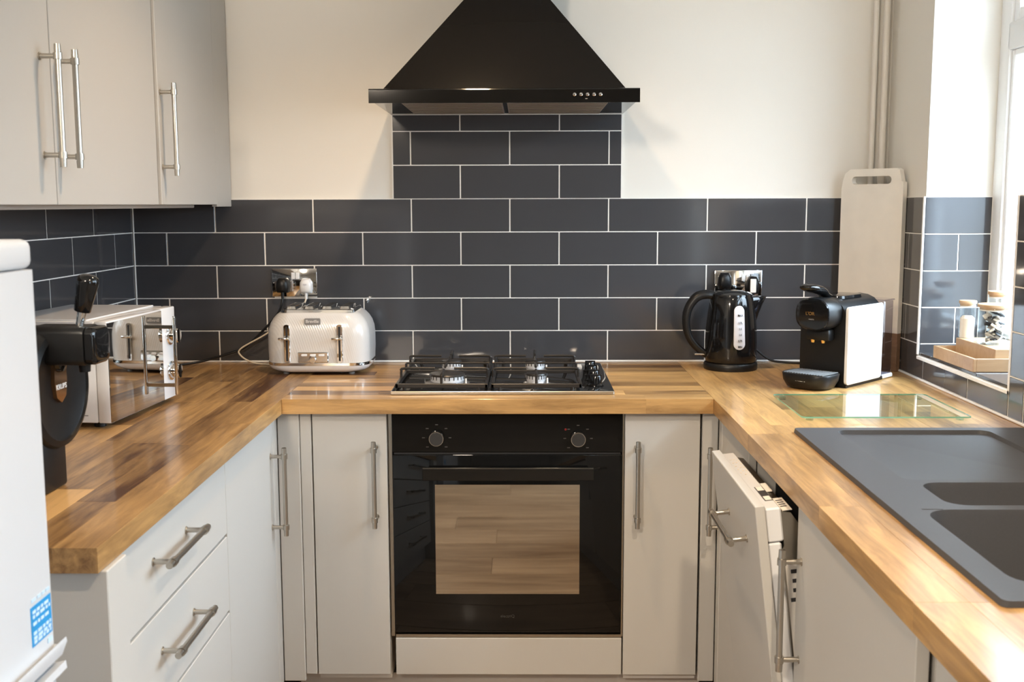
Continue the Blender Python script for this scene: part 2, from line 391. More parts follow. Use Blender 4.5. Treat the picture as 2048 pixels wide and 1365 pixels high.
# white tile edge trims round the opening
b = B(); b.box(XR-.0015, XR+.004, WY0-TT-.001, WY0-TT+.0065, SZ, TZ+.001, .0008)
b.box(XR-.0015, XR+.004, WY1-.004, WY1+.004, SZ-.012, TZ+.001, .0008)
b.box(XR-.0015, XR+.004, WY1-.004, WY0-.004, SZ-.012, SZ-.003, .0008)
trim2 = struct(put('trim_2', b, 'trim'))
b = B(); b.box(XL, XR, -.0035, TT, ZW+.0003, ZW+.0045, .001); b.box(XL-.001, XL+.0035, -1.86, 0, ZW+.0003, ZW+.0045, .001); b.box(XR-.006, XR+.001, -2.6, 0, ZW+.0003, ZW+.006, .0015)
trim3 = struct(put('trim_3', b, 'trim'))
b = B(); b.box(XL+.0, XL+.004, -.004, .001, ZW, TZ, .001)
trim4 = struct(put('trim_4', b, 'grout'))

# ------------------------------------------------------------------ window
b = B()
YA, YB = WY2, WY0
def fbar(y0, y1, z0, z1, x0=1.288, x1=1.35, bev=.004): b.box(x0, x1, y0, y1, z0, z1, bev, 2)
fbar(YB-.060, YB, SZ, HZ)                        # far outer frame
fbar(YA, YA+.06, UZ, HZ); fbar(YA, YB, HZ-.06, HZ); fbar(WY1, YB-.05, SZ, SZ+.055); fbar(YA, WY1-.0, UZ, UZ+.06)
fbar(WY1-.0, WY1+.055, SZ, UZ+.06)
fbar(YA+.05, YB-.05, 1.800, 1.872)               # transom
fbar(-1.16, -1.09, UZ+.0605, 1.7995, 1.2885, 1.3495)                     # mullion
window_1 = struct(put('window_1', b, 'frame'))
def sash(y0, y1, z0, z1, t=.034):
    s = B(); x0, x1 = 1.296, 1.342
    s.box(x0, x1, y0, y0+t, z0, z1, .003); s.box(x0, x1, y1-t, y1, z0, z1, .003); s.box(x0, x1, y0+t, y1-t, z0, z0+t, .003); s.box(x0, x1, y0+t, y1-t, z1-t, z1, .003)
    f = put('window_sash', s, 'frame', window_1)
    put('glass_pane', B().box(1.318, 1.322, y0+t, y1-t, z0+t, z1-t), 'clear', window_1)
sash(-1.09, YB-.06, 1.872, HZ-.06); sash(YA+.06, -1.16, 1.872, HZ-.06, .034)
sash(YA+.06, -1.16, UZ+.06, 1.80); sash(-.85, YB-.06, SZ+.055, 1.80, .018); sash(-1.09, -.90, UZ+.06, 1.80, .02)

b = B(); b.box(1.20, 1.245, -3.748, -3.152, .002, 2.028, .003)
bm_ = b.bm; b = B()
for (a, c, z0, z1) in ((-3.748, -3.69, .002, 2.028), (-3.21, -3.152, .002, 2.028), (-3.69, -3.21, .002, .95), (-3.69, -3.21, 1.97, 2.028)): b.box(1.20, 1.25, a, c, z0, z1, .003)
bm_.free()
door_1 = struct(put('door_1', b, 'frame'))
put('glass_pane', B().box(1.222, 1.226, -3.69, -3.21, .95, 1.97), 'clear', door_1)
# ------------------------------------------------------------------ pipes in the corner
for i, (px_, py_) in enumerate(((1.052, -.012), (1.080, -.022))):
    o = put('heating_pipe', B().cyl((px_, py_, 1.42), (px_, py_, ZC), .008+.002*i, seg=16), 'pipe')
    tag(o, ('thinner left one' if i == 0 else 'thicker right one') + ' of the two white pipes in the back corner above the chopping board', 'pipe', 'heating pipes in the corner')

# ------------------------------------------------------------------ handle template
def handle_mesh(L=.226, so=.035, r=.0058, name='handle'):
    b = B(); h = L/2; e = .022
    b.cyl((0, -so, -h), (0, -so, h), r, seg=16)
    for s in (-1, 1):
        b.cyl((0, -so, s*(h-e)-.006), (0, -so, s*(h-e)+.006), .0083, seg=16)
        b.cyl((0, -so, s*(h-.0145)), (0, -so, s*h), .0066, .0060, seg=16)
        b.cyl((0, 0, s*(h-e)), (0, -so, s*(h-e)), .0048, seg=12)
        b.cyl((0, 0, s*(h-e)), (0, -.002, s*(h-e)), .0075, seg=12)
    bmesh.ops.recalc_face_normals(b.bm, faces=b.bm.faces)
    for f in b.bm.faces: f.smooth = True
    me = bpy.data.meshes.new(name); b.bm.to_mesh(me); b.bm.free(); me.set_sharp_from_angle(angle=.6); me.materials.append(M['steel']); return me
HM = handle_mesh()
FACE = {'-y': (0, 0, 0), '+x': (0, 0, PI/2), '-x': (0, 0, -PI/2)}
def handle(parent, pos, face, horiz=False):
    rz = FACE[face][2]
    e = (Matrix.Rotation(rz, 3, 'Z') @ (Matrix.Rotation(PI/2, 3, 'Y') if horiz else Matrix.Identity(3))).to_euler()
    return inst(HM, 'handle', parent, pos, e)

# ------------------------------------------------------------------ upper cabinets on the left wall
UX, UB, UT = -.900, 1.399, 2.12
def upper(y0, y1, hy, dx, label):
    t = thing('wall_cabinet', label, 'cabinet', ((XL+UX)/2, (y0+y1)/2, UB), group='wall cabinets on the left')
    put('carcass', B().box(XL+.002, UX-.020+dx, y0+.0005, y1-.0005, UB+.002, UT), 'cabin', t)
    d = put('door', B().box(UX-.018+dx, UX+dx, y0+.0015, y1-.0015, UB, UT-.002, .0012), 'cab', t)
    handle(d, (UX+dx, hy, 1.583), '+x')
    return t
upper(-1.80, -1.2365, -1.284, 0, 'light grey wall cabinet nearest the camera with its bar handle beside its right edge')
upper(-1.2355, -.648, -1.206, 0, 'middle light grey wall cabinet with its bar handle at its left edge beside another handle')
upper(-.647, -.156, -.630, .007, 'light grey wall cabinet nearest the corner with one bar handle above the black tiles')
o = put('filler_panel', B().box(UX-.010, UX+.006, -.155, -.0005, UB-.006, UT, .0012), 'cab'); tag(o, 'narrow light grey filler strip between the last wall cabinet and the back wall', 'panel')
o = put('light_pelmet', B().box(XL+.01, UX-.06, -1.79, -.16, UB-.009, UB+.001, .002), 'cabin'); tag(o, 'thin pale strip running under the wall cabinets above the tiles', 'panel')

# ------------------------------------------------------------------ base units
DZ0, DZ1 = .168, .868
def door_on(parent, face, a, c, plane, z0=DZ0, z1=DZ1, name='door', th=.018):
    g = .0012
    if face == '-y': bx = (a+g, c-g, plane, plane+th, z0, z1)
    elif face == '+x': bx = (plane-th, plane, a+g, c-g, z0, z1)
    else: bx = (plane, plane+th, a+g, c-g, z0, z1)
    return put(name, B().box(*bx, .0012), 'cab', parent)
BY, LX, RX = -.620, -.632, .500
# back run
t = thing('base_cabinet', 'narrow light grey base cabinet left of the oven with a tall bar handle', 'cabinet', (-.445, -.31, .15), group='base cabinets')
put('carcass', B().box(-.540, -.349, BY+.020, -.005, .15, .870), 'cabin', t)
d = door_on(t, '-y', -.542, -.349, BY); handle(d, (-.380, BY, .688), '-y')
t = thing('base_cabinet', 'narrow light grey base cabinet right of the oven with a tall bar handle', 'cabinet', (.36, -.31, .15), group='base cabinets')
put('carcass', B().box(.263, .452, BY+.020, -.005, .15, .870), 'cabin', t)
d = door_on(t, '-y', .259, .453, BY); handle(d, (.291, BY, .688), '-y')
for nm, x0, x1, yy, lb in (('corner_post', -.6305, -.574, BY-.003, 'light grey corner post where the left and back base cabinets meet'),
                           ('filler_panel', -.573, -.544, BY, 'slim light grey filler strip left of the narrow cabinet beside the oven'),
                           ('corner_post', .4575, .4985, BY, 'light grey corner post where the back and right base cabinets meet')):
    o = put(nm, B().box(x0, x1, yy, yy+.03, .150 if nm == 'corner_post' else DZ0, .870, .002), 'cab'); tag(o, lb, 'panel')
o = put('plinth', B().box(-.60, .47, -.565, -.550, 0, .148), 'plinth'); tag(o, 'pale plinth under the oven and the back base cabinets', 'plinth')
# left run
t = thing('base_cabinet', 'light grey left corner base cabinet with an upright bar handle near the corner post', 'cabinet', (-.91, -.89, .15), group='base cabinets')
put('carcass', B().box(XL+.005, LX-.020, -1.100, -.671, .15, .870), 'cabin', t)
d = door_on(t, '+x', -1.105, -.670, LX); handle(d, (LX, -.700, .683), '+x')
o = put('corner_post', B().box(LX-.02, LX+.001, -.668, -.624, .150, .870, .002), 'cab'); tag(o, 'light grey upright strip beside the left corner cabinet door', 'panel')
t = thing('drawer_unit', 'light grey drawer unit at the end of the left worktop with horizontal bar handles', 'drawers', (-.91, -1.43, .15))
put('carcass', B().box(XL+.005, LX-.020, -1.745, -1.106, .15, .870), 'cabin', t)
for z0, z1, hz, hy in ((.701, .868, .794, -1.470), (.532, .698, .624, -1.444), (.363, .529, .455, -1.444), (.168, .360, .27, -1.444)):
    d = put('drawer', B().box(LX-.018, LX, -1.7445, -1.1075, z0+.0015, z1-.0015, .0012), 'cab', t); handle(d, (LX, hy, hz), '+x', True)
o = put('end_panel', B().box(XL+.005, -.604, -1.830, -1.752, .0, .871, .0015), 'cab'); tag(o, 'light grey end panel below the end of the left worktop beside the fridge', 'panel')
o = put('plinth', B().box(-.705, -.69, -1.75, -.56, 0, .148), 'plinth'); tag(o, 'pale plinth under the left drawer unit and corner cabinet', 'plinth')
# right run
t = thing('base_cabinet', 'light grey base cabinet between the right corner post and dishwasher', 'cabinet', (.80, -.80, .15), group='base cabinets')
put('carcass', B().box(RX+.021, XR-.005, -.980, -.669, .15, .870), 'cabin', t)
d = door_on(t, '-x', -.983, -.668, RX); handle(d, (RX, -.700, .683), '-x')
o = put('corner_post', B().box(RX-.001, RX+.02, -.666, -.624, .150, .870, .002), 'cab'); tag(o, 'light grey upright strip beside the right corner cabinet door', 'panel')
t = thing('sink_cabinet', 'light grey sink base cabinet nearest the camera on the right with an upright bar handle', 'cabinet', (.80, -1.73, .15))
b = B(); b.box(RX+.02, XR-.005, -1.458, -1.444, .15, .870); b.box(RX+.02, XR-.005, -2.028, -2.014, .15, .870); b.box(RX+.02, XR-.005, -2.014, -1.458, .15, .168)
put('carcass', b, 'cabin', t)
d = door_on(t, '-x', -2.033, -1.442, RX-.006, z1=.862); handle(d, (RX-.006, -1.476, .675), '-x')
o = put('appliance_front', B().box(RX+.014, RX+.032, -2.66, -2.046, DZ0, .866, .0012), 'cab'); tag(o, 'light grey front panel at the lower right corner beyond the sink cabinet door', 'panel')
o = put('plinth', B().box(.565, .58, -2.6, -.56, 0, .148), 'plinth'); tag(o, 'pale plinth under the right base cabinets and dishwasher', 'plinth')

# ------------------------------------------------------------------ dishwasher with its door ajar
t = thing('dishwasher', 'slimline integrated dishwasher under the right worktop with its door ajar', 'dishwasher', (.80, -1.21, .15))
DWY0, DWY1 = -1.437, -.988
b = B(); b.box(.56, 1.08, DWY0+.001, DWY0+.012, .15, .866); b.box(.56, 1.08, DWY1-.012, DWY1-.001, .15, .866); b.box(.56, 1.08, DWY0+.012, DWY1-.012, .855, .866); b.box(.56, 1.08, DWY0+.012, DWY1-.012, .15, .19); b.box(1.05, 1.08, DWY0+.012, DWY1-.012, .19, .855)
put('tub', b, 'dark', t)
TH = math.asin(.083/.69)
DM = Matrix.Translation((RX, 0, .168)) @ Matrix.Rotation(-TH, 4, 'Y')     # door frame: local z up the door, local x inward
def dwp(name, x0, x1, y0, y1, z0, z1, m, par, bev=.001, label=None):
    return put(name, B().box(x0, x1, y0, y1, z0, z1, bev, 1, DM), m, par, label=label)
panel = dwp('door_panel', 0, .018, DWY0, DWY1, 0, .692, 'cab', t, .0012)
inner = dwp('inner_door', .0185, .048, DWY0+.006, DWY1-.006, .62, .684, 'white', t, .003)
low = dwp('inner_door', .0185, .043, DWY0+.006, DWY1-.006, .02, .618, 'white', t, .003, 'white lower part of the dishwasher inner door')
b = B(); b.prism([(.0435, .02), (.0435, .60), (.0485, .61), (.0485, .674), (.066, .670), (.086, .635), (.094, .56), (.094, .02)], 'y', DWY0+.012, DWY1-.012)
for v in b.bm.verts: v.co = DM @ v.co
lin = put('steel_liner', b, 'inox', t)
dwp('control_display', .030, .045, -1.383, -1.287, .6842, .6850, 'ink', inner, 0)
for ya, yb in ((-1.381, -1.355), (-1.315, -1.289)): dwp('paper_label', .0315, .0435, ya, yb, .6850, .6854, 'paper', inner, 0)
for k in range(14): dwp('printed_mark', .0265+.007*(k % 3), .0295+.007*(k % 3), -1.06-.014*(k//1.4), -1.055-.014*(k//1.4), .6842, .6846, 'cream', inner, 0)
dwp('paper_label', .052, .064, -1.29, -1.23, .6735, .6747, 'paper', lin, 0, 'pale label on the steel liner')
dwp('paper_label', .052, .070, -1.42, -1.34, .6735, .6747, 'paper', lin, 0, 'printed pale label on the steel liner')
for k in range(4): dwp('printed_mark', .054, .066, -1.36-.013*k, -1.355-.013*k, .6748, .6752, 'ink', lin, 0)
# information strip down the side edge
put('side_strip', B().box(.047, .080, DWY0+.0112, DWY0+.012, .30, .575, 0, 1, DM), 'paper', lin, label='pale strip with black marks down the side of the door')
sr = random.Random(5)
for k in range(12): put('printed_mark', B().box(.051+sr.uniform(0, .008), .066+sr.uniform(0, .008), DWY0+.0108, DWY0+.0112, .556-.018*k, .5635-.018*k, 0, 1, DM), 'ink', lin)
for s_, zz in (('C', .345), ('E', .330)):
    tt = text('printed_mark', s_, .016, 'ink', lin, (0, 0, 0), (0, 0, 0)); p = DM @ Vector((.062, DWY0+.0105, zz)); tt.location = p-OFF[lin.name]; tt.rotation_euler = (PI/2, -TH+PI/2, 0)
hd = inst(HM, 'handle', panel, DM @ Vector((0, -1.235, .598)), (DM.to_3x3() @ Matrix.Rotation(-PI/2, 3, 'Z') @ Matrix.Rotation(PI/2, 3, 'Y')).to_euler())

# ------------------------------------------------------------------ worktops made of staves
wr = random.Random(11)
def staves(parent, x0, x1, y0, y1, along, lmin=.24, lmax=.58, n=None, bias=0.0, front=None):
    W = (y1-y0) if along == 'x' else (x1-x0); n = n or max(1, round(W/.066)); sw = W/n
    A, Z = (x0, x1) if along == 'x' else (y0, y1)
    for i in range(n):
        fr_ = (front == 'hi' and i == n-1) or (front == 'lo' and i == 0)
        p = A - (wr.uniform(0, .25) if not fr_ else .1)
        while p < Z:
            q = p + (wr.uniform(lmin, lmax) if not fr_ else wr.uniform(.8, 1.3))
            if Z-q < .07: q = Z
            a, c = max(p, A), min(q, Z)
            if c-a > .02:
                g = .00002; L = (c-a)/2-g; h = sw/2-g
                bb = B().box(-L, L, -h, h, 0, .038, .0003)
                bm = bb.bm; me = bpy.data.meshes.new('stave')
                bmesh.ops.recalc_face_normals(bm, faces=bm.faces); bm.to_mesh(me); bm.free(); me.materials.append(M['stave'])
                o = bpy.data.objects.new('stave', me); C.objects.link(o); o.parent = parent
                cx_, cy_ = ((a+c)/2, y0+(i+.5)*sw) if along == 'x' else (x0+(i+.5)*sw, (a+c)/2)
                o.location = Vector((cx_, cy_, ZW-.038))-OFF[parent.name]
                if along == 'y': o.rotation_euler = (0, 0, PI/2)
                v = min(.95, max(.14, wr.gauss(.46+bias+(.12 if fr_ else 0), 0.22 if not fr_ else .05))); o.color = (v, wr.random(), wr.random(), 1)
            p = q
t = thing('worktop', 'left-hand wooden block worktop carrying the microwave, ending beside the fridge', 'worktop', (-.906, -.92, ZW-.038))
staves(t, XL+.001, WL, WE, -.0005, 'y', bias=-.05, front='hi')
t = thing('worktop', 'wooden block worktop along the back wall under the hob and toaster', 'worktop', (-.066, -.325, ZW-.038))
staves(t, WL+.0004, WR-.0004, YF, -.0005, 'x', bias=.06, front='lo')
t = thing('worktop', 'right-hand wooden block worktop holding the sink and the coffee machine', 'worktop', (.79, -1.3, ZW-.038))
SX0, SX1, SY0, SY1 = .582, 1.080, -2.073, -1.046
staves(t, WR, XR-.001, SY1-.02, -.0005, 'y', bias=.10, n=9, front='lo')  # raised bias on this run puts window daylight into the wood colour
staves(t, WR, .6177, SY0+.02, SY1-.0204, 'y', .6, 1.2, n=2, bias=.12)
staves(t, 1.062, XR-.001, SY0+.02, SY1-.0204, 'y', .6, 1.2, n=1, bias=.1)
staves(t, WR, XR-.001, -2.62, SY0+.0196, 'y', bias=.12, n=9, front='lo')

# ------------------------------------------------------------------ cooker hood
HX0, HX1, HY, HB, HV = -.400, .303, -.480, 1.659, 1.696
hc = (HX0+HX1)/2
t = thing('cooker_hood', 'black pyramid chimney cooker hood on the back wall above the hob', 'cooker hood', (hc, -.24, HB))
vb = B().prism([(HY, HB), (HY+.003, HB), (HY+.003, HB+.0139), (-.0005, HB+.0139), (-.0005, HV), (HY+.004, HV), (HY+.0012, HV-.0010), (HY, HV-.0035)], 'x', HX0, HX1)
vis = put('visor', vb, 'blackgloss', t, 20)
HU = HB+.0100
b = B()
def ring4(x0, x1, y0, z): return [Vector((x0, y0, z)), Vector((x1, y0, z)), Vector((x1, -.0005, z)), Vector((x0, -.0005, z))]
b.loft([ring4(HX0+.034, HX1-.034, HY+.025, HV+.0005), ring4(-.1565, .0705, -.30, 1.955)])
can = put('canopy', b, 'canopy', t)
put('chimney', B().box(-.150, .064, -.285, -.0005, 1.955, ZC-.001, .002), 'blackgloss', t)
put('underside', B().box(HX0, HX1, HY+.0032, -.001, HU, HU+.0038), 'blackgloss', t)
for a, c in ((HX0+.075, hc-.006), (hc+.006, HX1-.075)):
    f = put('grease_filter', B().box(a, c, HY+.055, -.045, HU-.003, HU, .001), 'mesh', t)
    b = B()
    for k in range(9): b.box(a+.004, c-.004, HY+.065+.040*k, HY+.069+.040*k, HU-.0045, HU-.003)
    put('filter_rib', b, 'inox', f)
for k in range(5): put('push_button', B().lathe([(.0045, 0), (.0045, -.005), (.003, -.0065), (.0001, -.0068)], (.1335+.0168*k, HY, 1.679), 14, 'y'), 'chrome', vis)
b = B(); b.box(.1615, .1675, HY-.0004, HY+.0004, 1.668, 1.6695); put('printed_mark', b, 'print', vis)

# ------------------------------------------------------------------ oven
t = thing('oven', 'built-in black glass single oven under the hob', 'oven', (-.041, -.31, .27))
OX0, OX1 = -.3365, .2535
put('housing', B().box(-.33, .247, BY+.022, -.03, .27, .866), 'dark', t)
put('side_trim', B().box(-.346, -.3375, BY+.004, BY+.02, .272, .868), 'inox', t)
put('side_trim', B().box(.2545, .2585, BY+.004, BY+.02, .272, .868), 'inox', t)
fas = put('control_panel', B().box(OX0, OX1, BY, BY+.021, .766, .868, .0015), 'blackglass', t)
for kx, kz in ((-.222, .8045), (.140, .8025)):
    k_ = put('control_knob', B().lathe([(.0195, 0), (.0195, -.016), (.0185, -.0185)], (kx, BY, kz), 32, 'y'), 'chrome', t)
    put('knob_face', B().lathe([(.0172, -.0184), (.0172, -.0192), (.0001, -.0193)], (kx, BY, kz), 32, 'y'), 'knobface', k_)
    for a in range(0, 360, 45):
        if a == 180: continue
        ca, sa = math.sin(math.radians(a)), math.cos(math.radians(a))
        put('dial_mark', B().box(kx+ca*.034-.0035, kx+ca*.034+.0035, BY-.0004, BY, kz+sa*.034-.0012, kz+sa*.034+.0012), 'printdim', fas)
put('indicator_light', B().lathe([(.003, 0), (.0025, -.0015)], (.108, BY, .826), 12, 'y'), 'red', fas)
dr = put('door', B().box(OX0, OX1, BY, BY+.021, .283, .760, .0025, 2), 'blackglass', t)
put('door_window', B().box(-.228, .145, BY-.0006, BY+.001, .389, .681), 'ovenwin', dr, label='mirror-like window in the oven door')
put('door_vent', B().box(OX0+.004, OX1-.004, BY+.003, BY+.02, .7605, .7655), 'dark', t)
b = B(); b.box(-.256, .178, BY-.046, BY-.036, .703, .734, .0015); b.box(-.246, -.228, BY-.037, BY, .708, .728); b.box(.15, .168, BY-.037, BY, .708, .728)
hn = put('handle', b, 'blackgloss', dr, label='flat black bar handle')
put('handle_edge', B().box(-.255, .177, BY-.0455, BY-.0365, .7342, .7350), 'inox', dr)
text('maker_name', 'electriQ', .011, 'printdim', dr, (-.042, BY-.0003, .3285), FRONT)
o = put('oven_filler_panel', B().box(-.3355, .2565, BY, BY+.018, DZ0, .268, .0012), 'cab'); tag(o, 'plain light grey panel directly below the oven', 'panel')
put('steel_lip', B().box(-.335, .256, BY+.003, BY+.02, .2695, .2775), 'inox', t)

# ------------------------------------------------------------------ gas hob
HBX0, HBX1, HBY0, HBY1 = -.3440, .2360, -.590, -.0746
t = thing('gas_hob', 'black four-burner gas hob set in the back worktop', 'hob', (-.054, -.332, ZW))
b = B(); b.loft([[Vector((x, y, z)) for x, y in rrect((HBX0+HBX1)/2, (HBY0+HBY1)/2, .29-i, .2577-i, .012, 3)] for z, i in ((ZW+.0003, 0), (ZW+.0070, .0005), (ZW+.0090, .003))])
pl_ = put('hob_plate', b, 'hobplate', t)
put('front_strip', B().box(HBX0+.002, HBX1-.002, HBY0-.0015, HBY0+.003, ZW+.0006, ZW+.0096, .0015), 'steel', t)
ZP = ZW+.0090
def burner(x, y, r):
    bs = put('burner', B().lathe([(r*1.35, ZP), (r*1.35, ZP+.002), (r*1.05, ZP+.004), (r*.95, ZP+.006)], (x, y, 0), 32), 'silverplate', t)
    b = B()
    b.lathe([(r*.95, ZP+.006), (r*1.0, ZP+.008), (r*1.0, ZP+.022)], (x, y, 0), 32); put('flame_ring', b, 'burnermet', bs)
    b = B()
    for k in range(int(14+r*200)):
        a = 2*PI*k/int(14+r*200); m_ = Matrix.Translation((x, y, 0)) @ Matrix.Rotation(a, 4, 'Z'); b.box(r*.985, r*1.015, -.0012, .0012, ZP+.013, ZP+.0218, 0, 1, m_)
    put('flame_slot', b, 'dark', bs)
    put('burner_cap', B().lathe([(r*1.06, ZP+.0222), (r*1.08, ZP+.024), (r*1.02, ZP+.0275), (r*.6, ZP+.029), (.0001, ZP+.0293)], (x, y, 0), 32), 'castiron', bs)
    put('spark_pin', B().cyl((x+r*1.15, y-r*.5, ZP), (x+r*1.15, y-r*.5, ZP+.016), .0022, seg=8), 'whitem', bs)
BR = [(-.209, -.215, .028), (-.205, -.455, .045), (.035, -.215, .028), (.035, -.455, .026)]
for x, y, r in BR: burner(x, y, r)
def grate(x0, x1, y0, y1):
    z0, z1 = ZP+.012, ZP+.040; r = .0036; b = B()
    per = [(x0, y0), (x1, y0), (x1, y1), (x0, y1)]
    for i in range(4):
        p, q = per[i], per[(i+1) % 4]; b.box(min(p[0], q[0])-.004, max(p[0], q[0])+.004, min(p[1], q[1])-.004, max(p[1], q[1])+.004, z0-.006, z0+.005, .0012)
    g = put('pan_support', b, 'castiron', t); b = B()
    cx_ = (x0+x1)/2
    for yb in (BR[0][1], BR[1][1]):
        for s in (-1, 1):
            xe = x0 if s < 0 else x1
            b.tube([(xe, yb, z0), (xe, yb, z1-.008), (xe-s*.008, yb, z1), (cx_+s*.026, yb, z1)], r, 8, 4)
        for s in (-1, 1):
            ye = yb+s*.075 if not (s < 0 and yb < -.4) else y0
            if s > 0 and yb > -.3: ye = y1
            ya = ye
            if abs(ye-y0) < 1e-6 or abs(ye-y1) < 1e-6: b.tube([(cx_, ya, z0), (cx_, ya, z1-.008), (cx_, ya-s*.008, z1), (cx_, yb+s*.026, z1)], r, 8, 4)
            else: b.tube([(cx_, ya+s*.03, z1-.001), (cx_, yb+s*.026, z1)], r, 8, 1)
    b.box(x0, x1, (y0+y1)/2-.004, (y0+y1)/2+.004, z0-.004, z0+.005, .001); b.box(x0, x1, (y0+y1)/2-.003, (y0+y1)/2+.003, z1-.006, z1-.001, .001)
    for xe in (x0, x1): b.tube([(xe, (y0+y1)/2, z0), (xe, (y0+y1)/2, z1-.004)], r, 8, 1)
    put('grate_finger', b, 'castiron', g)
    b = B()
    for px_ in (x0+.02, x1-.02):
        for py_ in (y0+.02*0, y1): b.cyl((px_, py_, ZP), (px_, py_, z0-.004), .005, seg=8)
    put('rubber_foot', b, 'castiron', g)
grate(-.3285, -.096, -.566, -.100); grate(-.080, .148, -.566, -.100)
for k, ky in enumerate((-.245, -.330, -.415, -.500)):
    b = B().lathe([(.0205, ZP), (.0205, ZP+.003), (.0165, ZP+.006), (.0150, ZP+.026), (.0140, ZP+.028), (.0001, ZP+.0285)], (.193, ky, 0), 24)
    b.box(.1785, .2075, ky-.0035, ky+.0035, ZP+.020, ZP+.030, .001)
    k_ = put('control_knob', b, 'blackpl', t)
    put('knob_pointer', B().box(.192, .203, ky-.0010, ky+.0010, ZP+.0300, ZP+.0305), 'chrome', k_)
put('warning_label', B().box(.156, .174, -.165, -.115, ZP, ZP+.0004), 'paper', t, label='white printed label'); put('warning_label', B().box(.207, .222, -.17, -.135, ZP, ZP+.0004), 'paper', t, label='white printed label')
put('warning_label', B().box(.158, .215, -.107, -.095, ZP, ZP+.0004), 'print', t)

# ------------------------------------------------------------------ toaster
TCX, TCY = -.594, -.157
t = thing('toaster', 'white four-slice toaster on the back worktop below the left socket', 'toaster', (TCX, TCY, ZW))
def rings(spec, cx_, cy_, seg=8): return [[Vector((x, y, z)) for x, y in rrect(cx_, cy_, hx, hy, r, seg)] for z, hx, hy, r in spec]
put('base', B().loft(rings([(ZW+.005, .115, .080, .05), (ZW+.009, .130, .095, .055), (ZW+.016, .142, .104, .055), (ZW+.024, .1465, .108, .055), (ZW+.028, .1475, .109, .055)], TCX, TCY)), 'white', t)
put('chrome_band', B().loft(rings([(ZW+.0282, .1485, .1105, .055), (ZW+.036, .1485, .1105, .055)], TCX, TCY)), 'chrome', t)
body = put('body', B().loft(rings([(ZW+.0362, .1470, .109, .055), (ZW+.07, .1485, .110, .055), (ZW+.11, .1482, .110, .055), (ZW+.130, .1462, .109, .055), (ZW+.148, .1405, .106, .054), (ZW+.162, .1320, .102, .052), (ZW+.172, .1230, .098, .050), (ZW+.178, .1150, .093, .045), (ZW+.1800, .1080, .088, .04)], TCX, TCY)), 'toast', t, 50)
top = put('top_plate', B().loft(rings([(ZW+.1800, .1070, .087, .02), (ZW+.187, .105, .085, .02), (ZW+.1885, .102, .082, .02)], TCX, TCY)), 'chrome', t)
for k in range(4):
    sxk = TCX-.078+.052*k
    b = B(); b.loft(rings([(ZW+.1886, .0165, .072, .006), (ZW+.196, .0135, .069, .006)], sxk, TCY, 3)); f = put('slot_surround', b, 'chrome', t)
    put('slot', B().box(sxk-.0095, sxk+.0095, TCY-.062, TCY+.062, ZW+.1955, ZW+.1966), 'dark', f)
FYT = TCY-.1095
for lx in (-.6765, -.5255):
    f = put('lever_track', B().loft([[Vector((x, FYT-.0005-d_, z)) for x, z in rrect(lx, ZW+.0925, hx, .055, .006, 4)] for d_, hx in ((-.006, .0085), (.004, .0085), (.005, .0075))]), 'chrome', t)
    put('track_slot', B().box(lx-.0028, lx+.0028, FYT-.0062, FYT-.0052, ZW+.043, ZW+.142), 'dark', f)
    b = B(); b.box(lx-.020, lx+.010, FYT-.032, FYT-.016, ZW+.1060, ZW+.1135, .0030, 2); b.box(lx-.002, lx+.002, FYT-.018, FYT, ZW+.1085, ZW+.1125); put('lever', b, 'chrome', f)
f = put('browning_panel', B().box(-.647, -.559, FYT-.004, FYT+.004, ZW+.038, ZW+.068, .002), 'chrome', t)
for k in range(3): put('button', B().loft([[Vector((x, FYT-.004-d_, z)) for x, z in rrect(-.628+.025*k, ZW+.060, .0088-i, .0032-i, .003, 3)] for d_, i in ((0, 0), (.002, 0), (.003, .0008))]), 'white', f)
put('browning_dial', B().lathe([(.011, -.004), (.010, -.012), (.009, -.013)], (-.603, FYT, ZW+.0475), 24, 'y'), 'chrome', f)
bd = put('badge', B().loft([[Vector((x, FYT+.0065-d_, z)) for x, z in rrect(-.603, ZW+.1565, .0225, .0088, .003, 3)] for d_ in (0, .0075)]), 'grey', t, label='dark badge with pale lettering')
text('maker_name', 'Breville', .0125, 'lettering', bd, (-.603, FYT-.0013, ZW+.1565), FRONT, bold=.0002)
for fx in (-.69, -.50):
    for fy in (-.09, -.225): put('foot', B().cyl((fx, fy, ZW+.0003), (fx, fy, ZW+.008), .009, seg=12), 'grey', t)

# ------------------------------------------------------------------ sockets and plugs
def socket(x0, x1, z0, z1, label, sw):
    t = thing('double_socket', label, 'socket', ((x0+x1)/2, 0, z0), group='chrome double sockets')
    put('back_box', B().box(x0+.006, x1-.002, -.004, -.0002, z0-.004, z1-.004, .001), 'whitem', t)
    f = put('face_plate', B().box(x0, x1, -.010, -.0042, z0, z1, .002, 2), 'chrome', t)
    for k in (0, 1): put('switch', B().box(sw-.0125+.0135*k, sw-.0010+.0135*k, -.0135, -.0095, z1-.0325, z1-.012, .001), 'white', f)
    for sx_ in (x0+.006, x1-.006): put('screw', B().lathe([(.0025, -.010), (.0022, -.011)], (sx_, 0, (z0+z1)/2), 10, 'y'), 'chrome', f)
socket(-.775, -.6355, 1.116, 1.203, 'chrome double socket on the tiles above the toaster', -.7015)
socket(.588, .7335, 1.109, 1.195, 'chrome double socket on the tiles behind the kettle', .683)
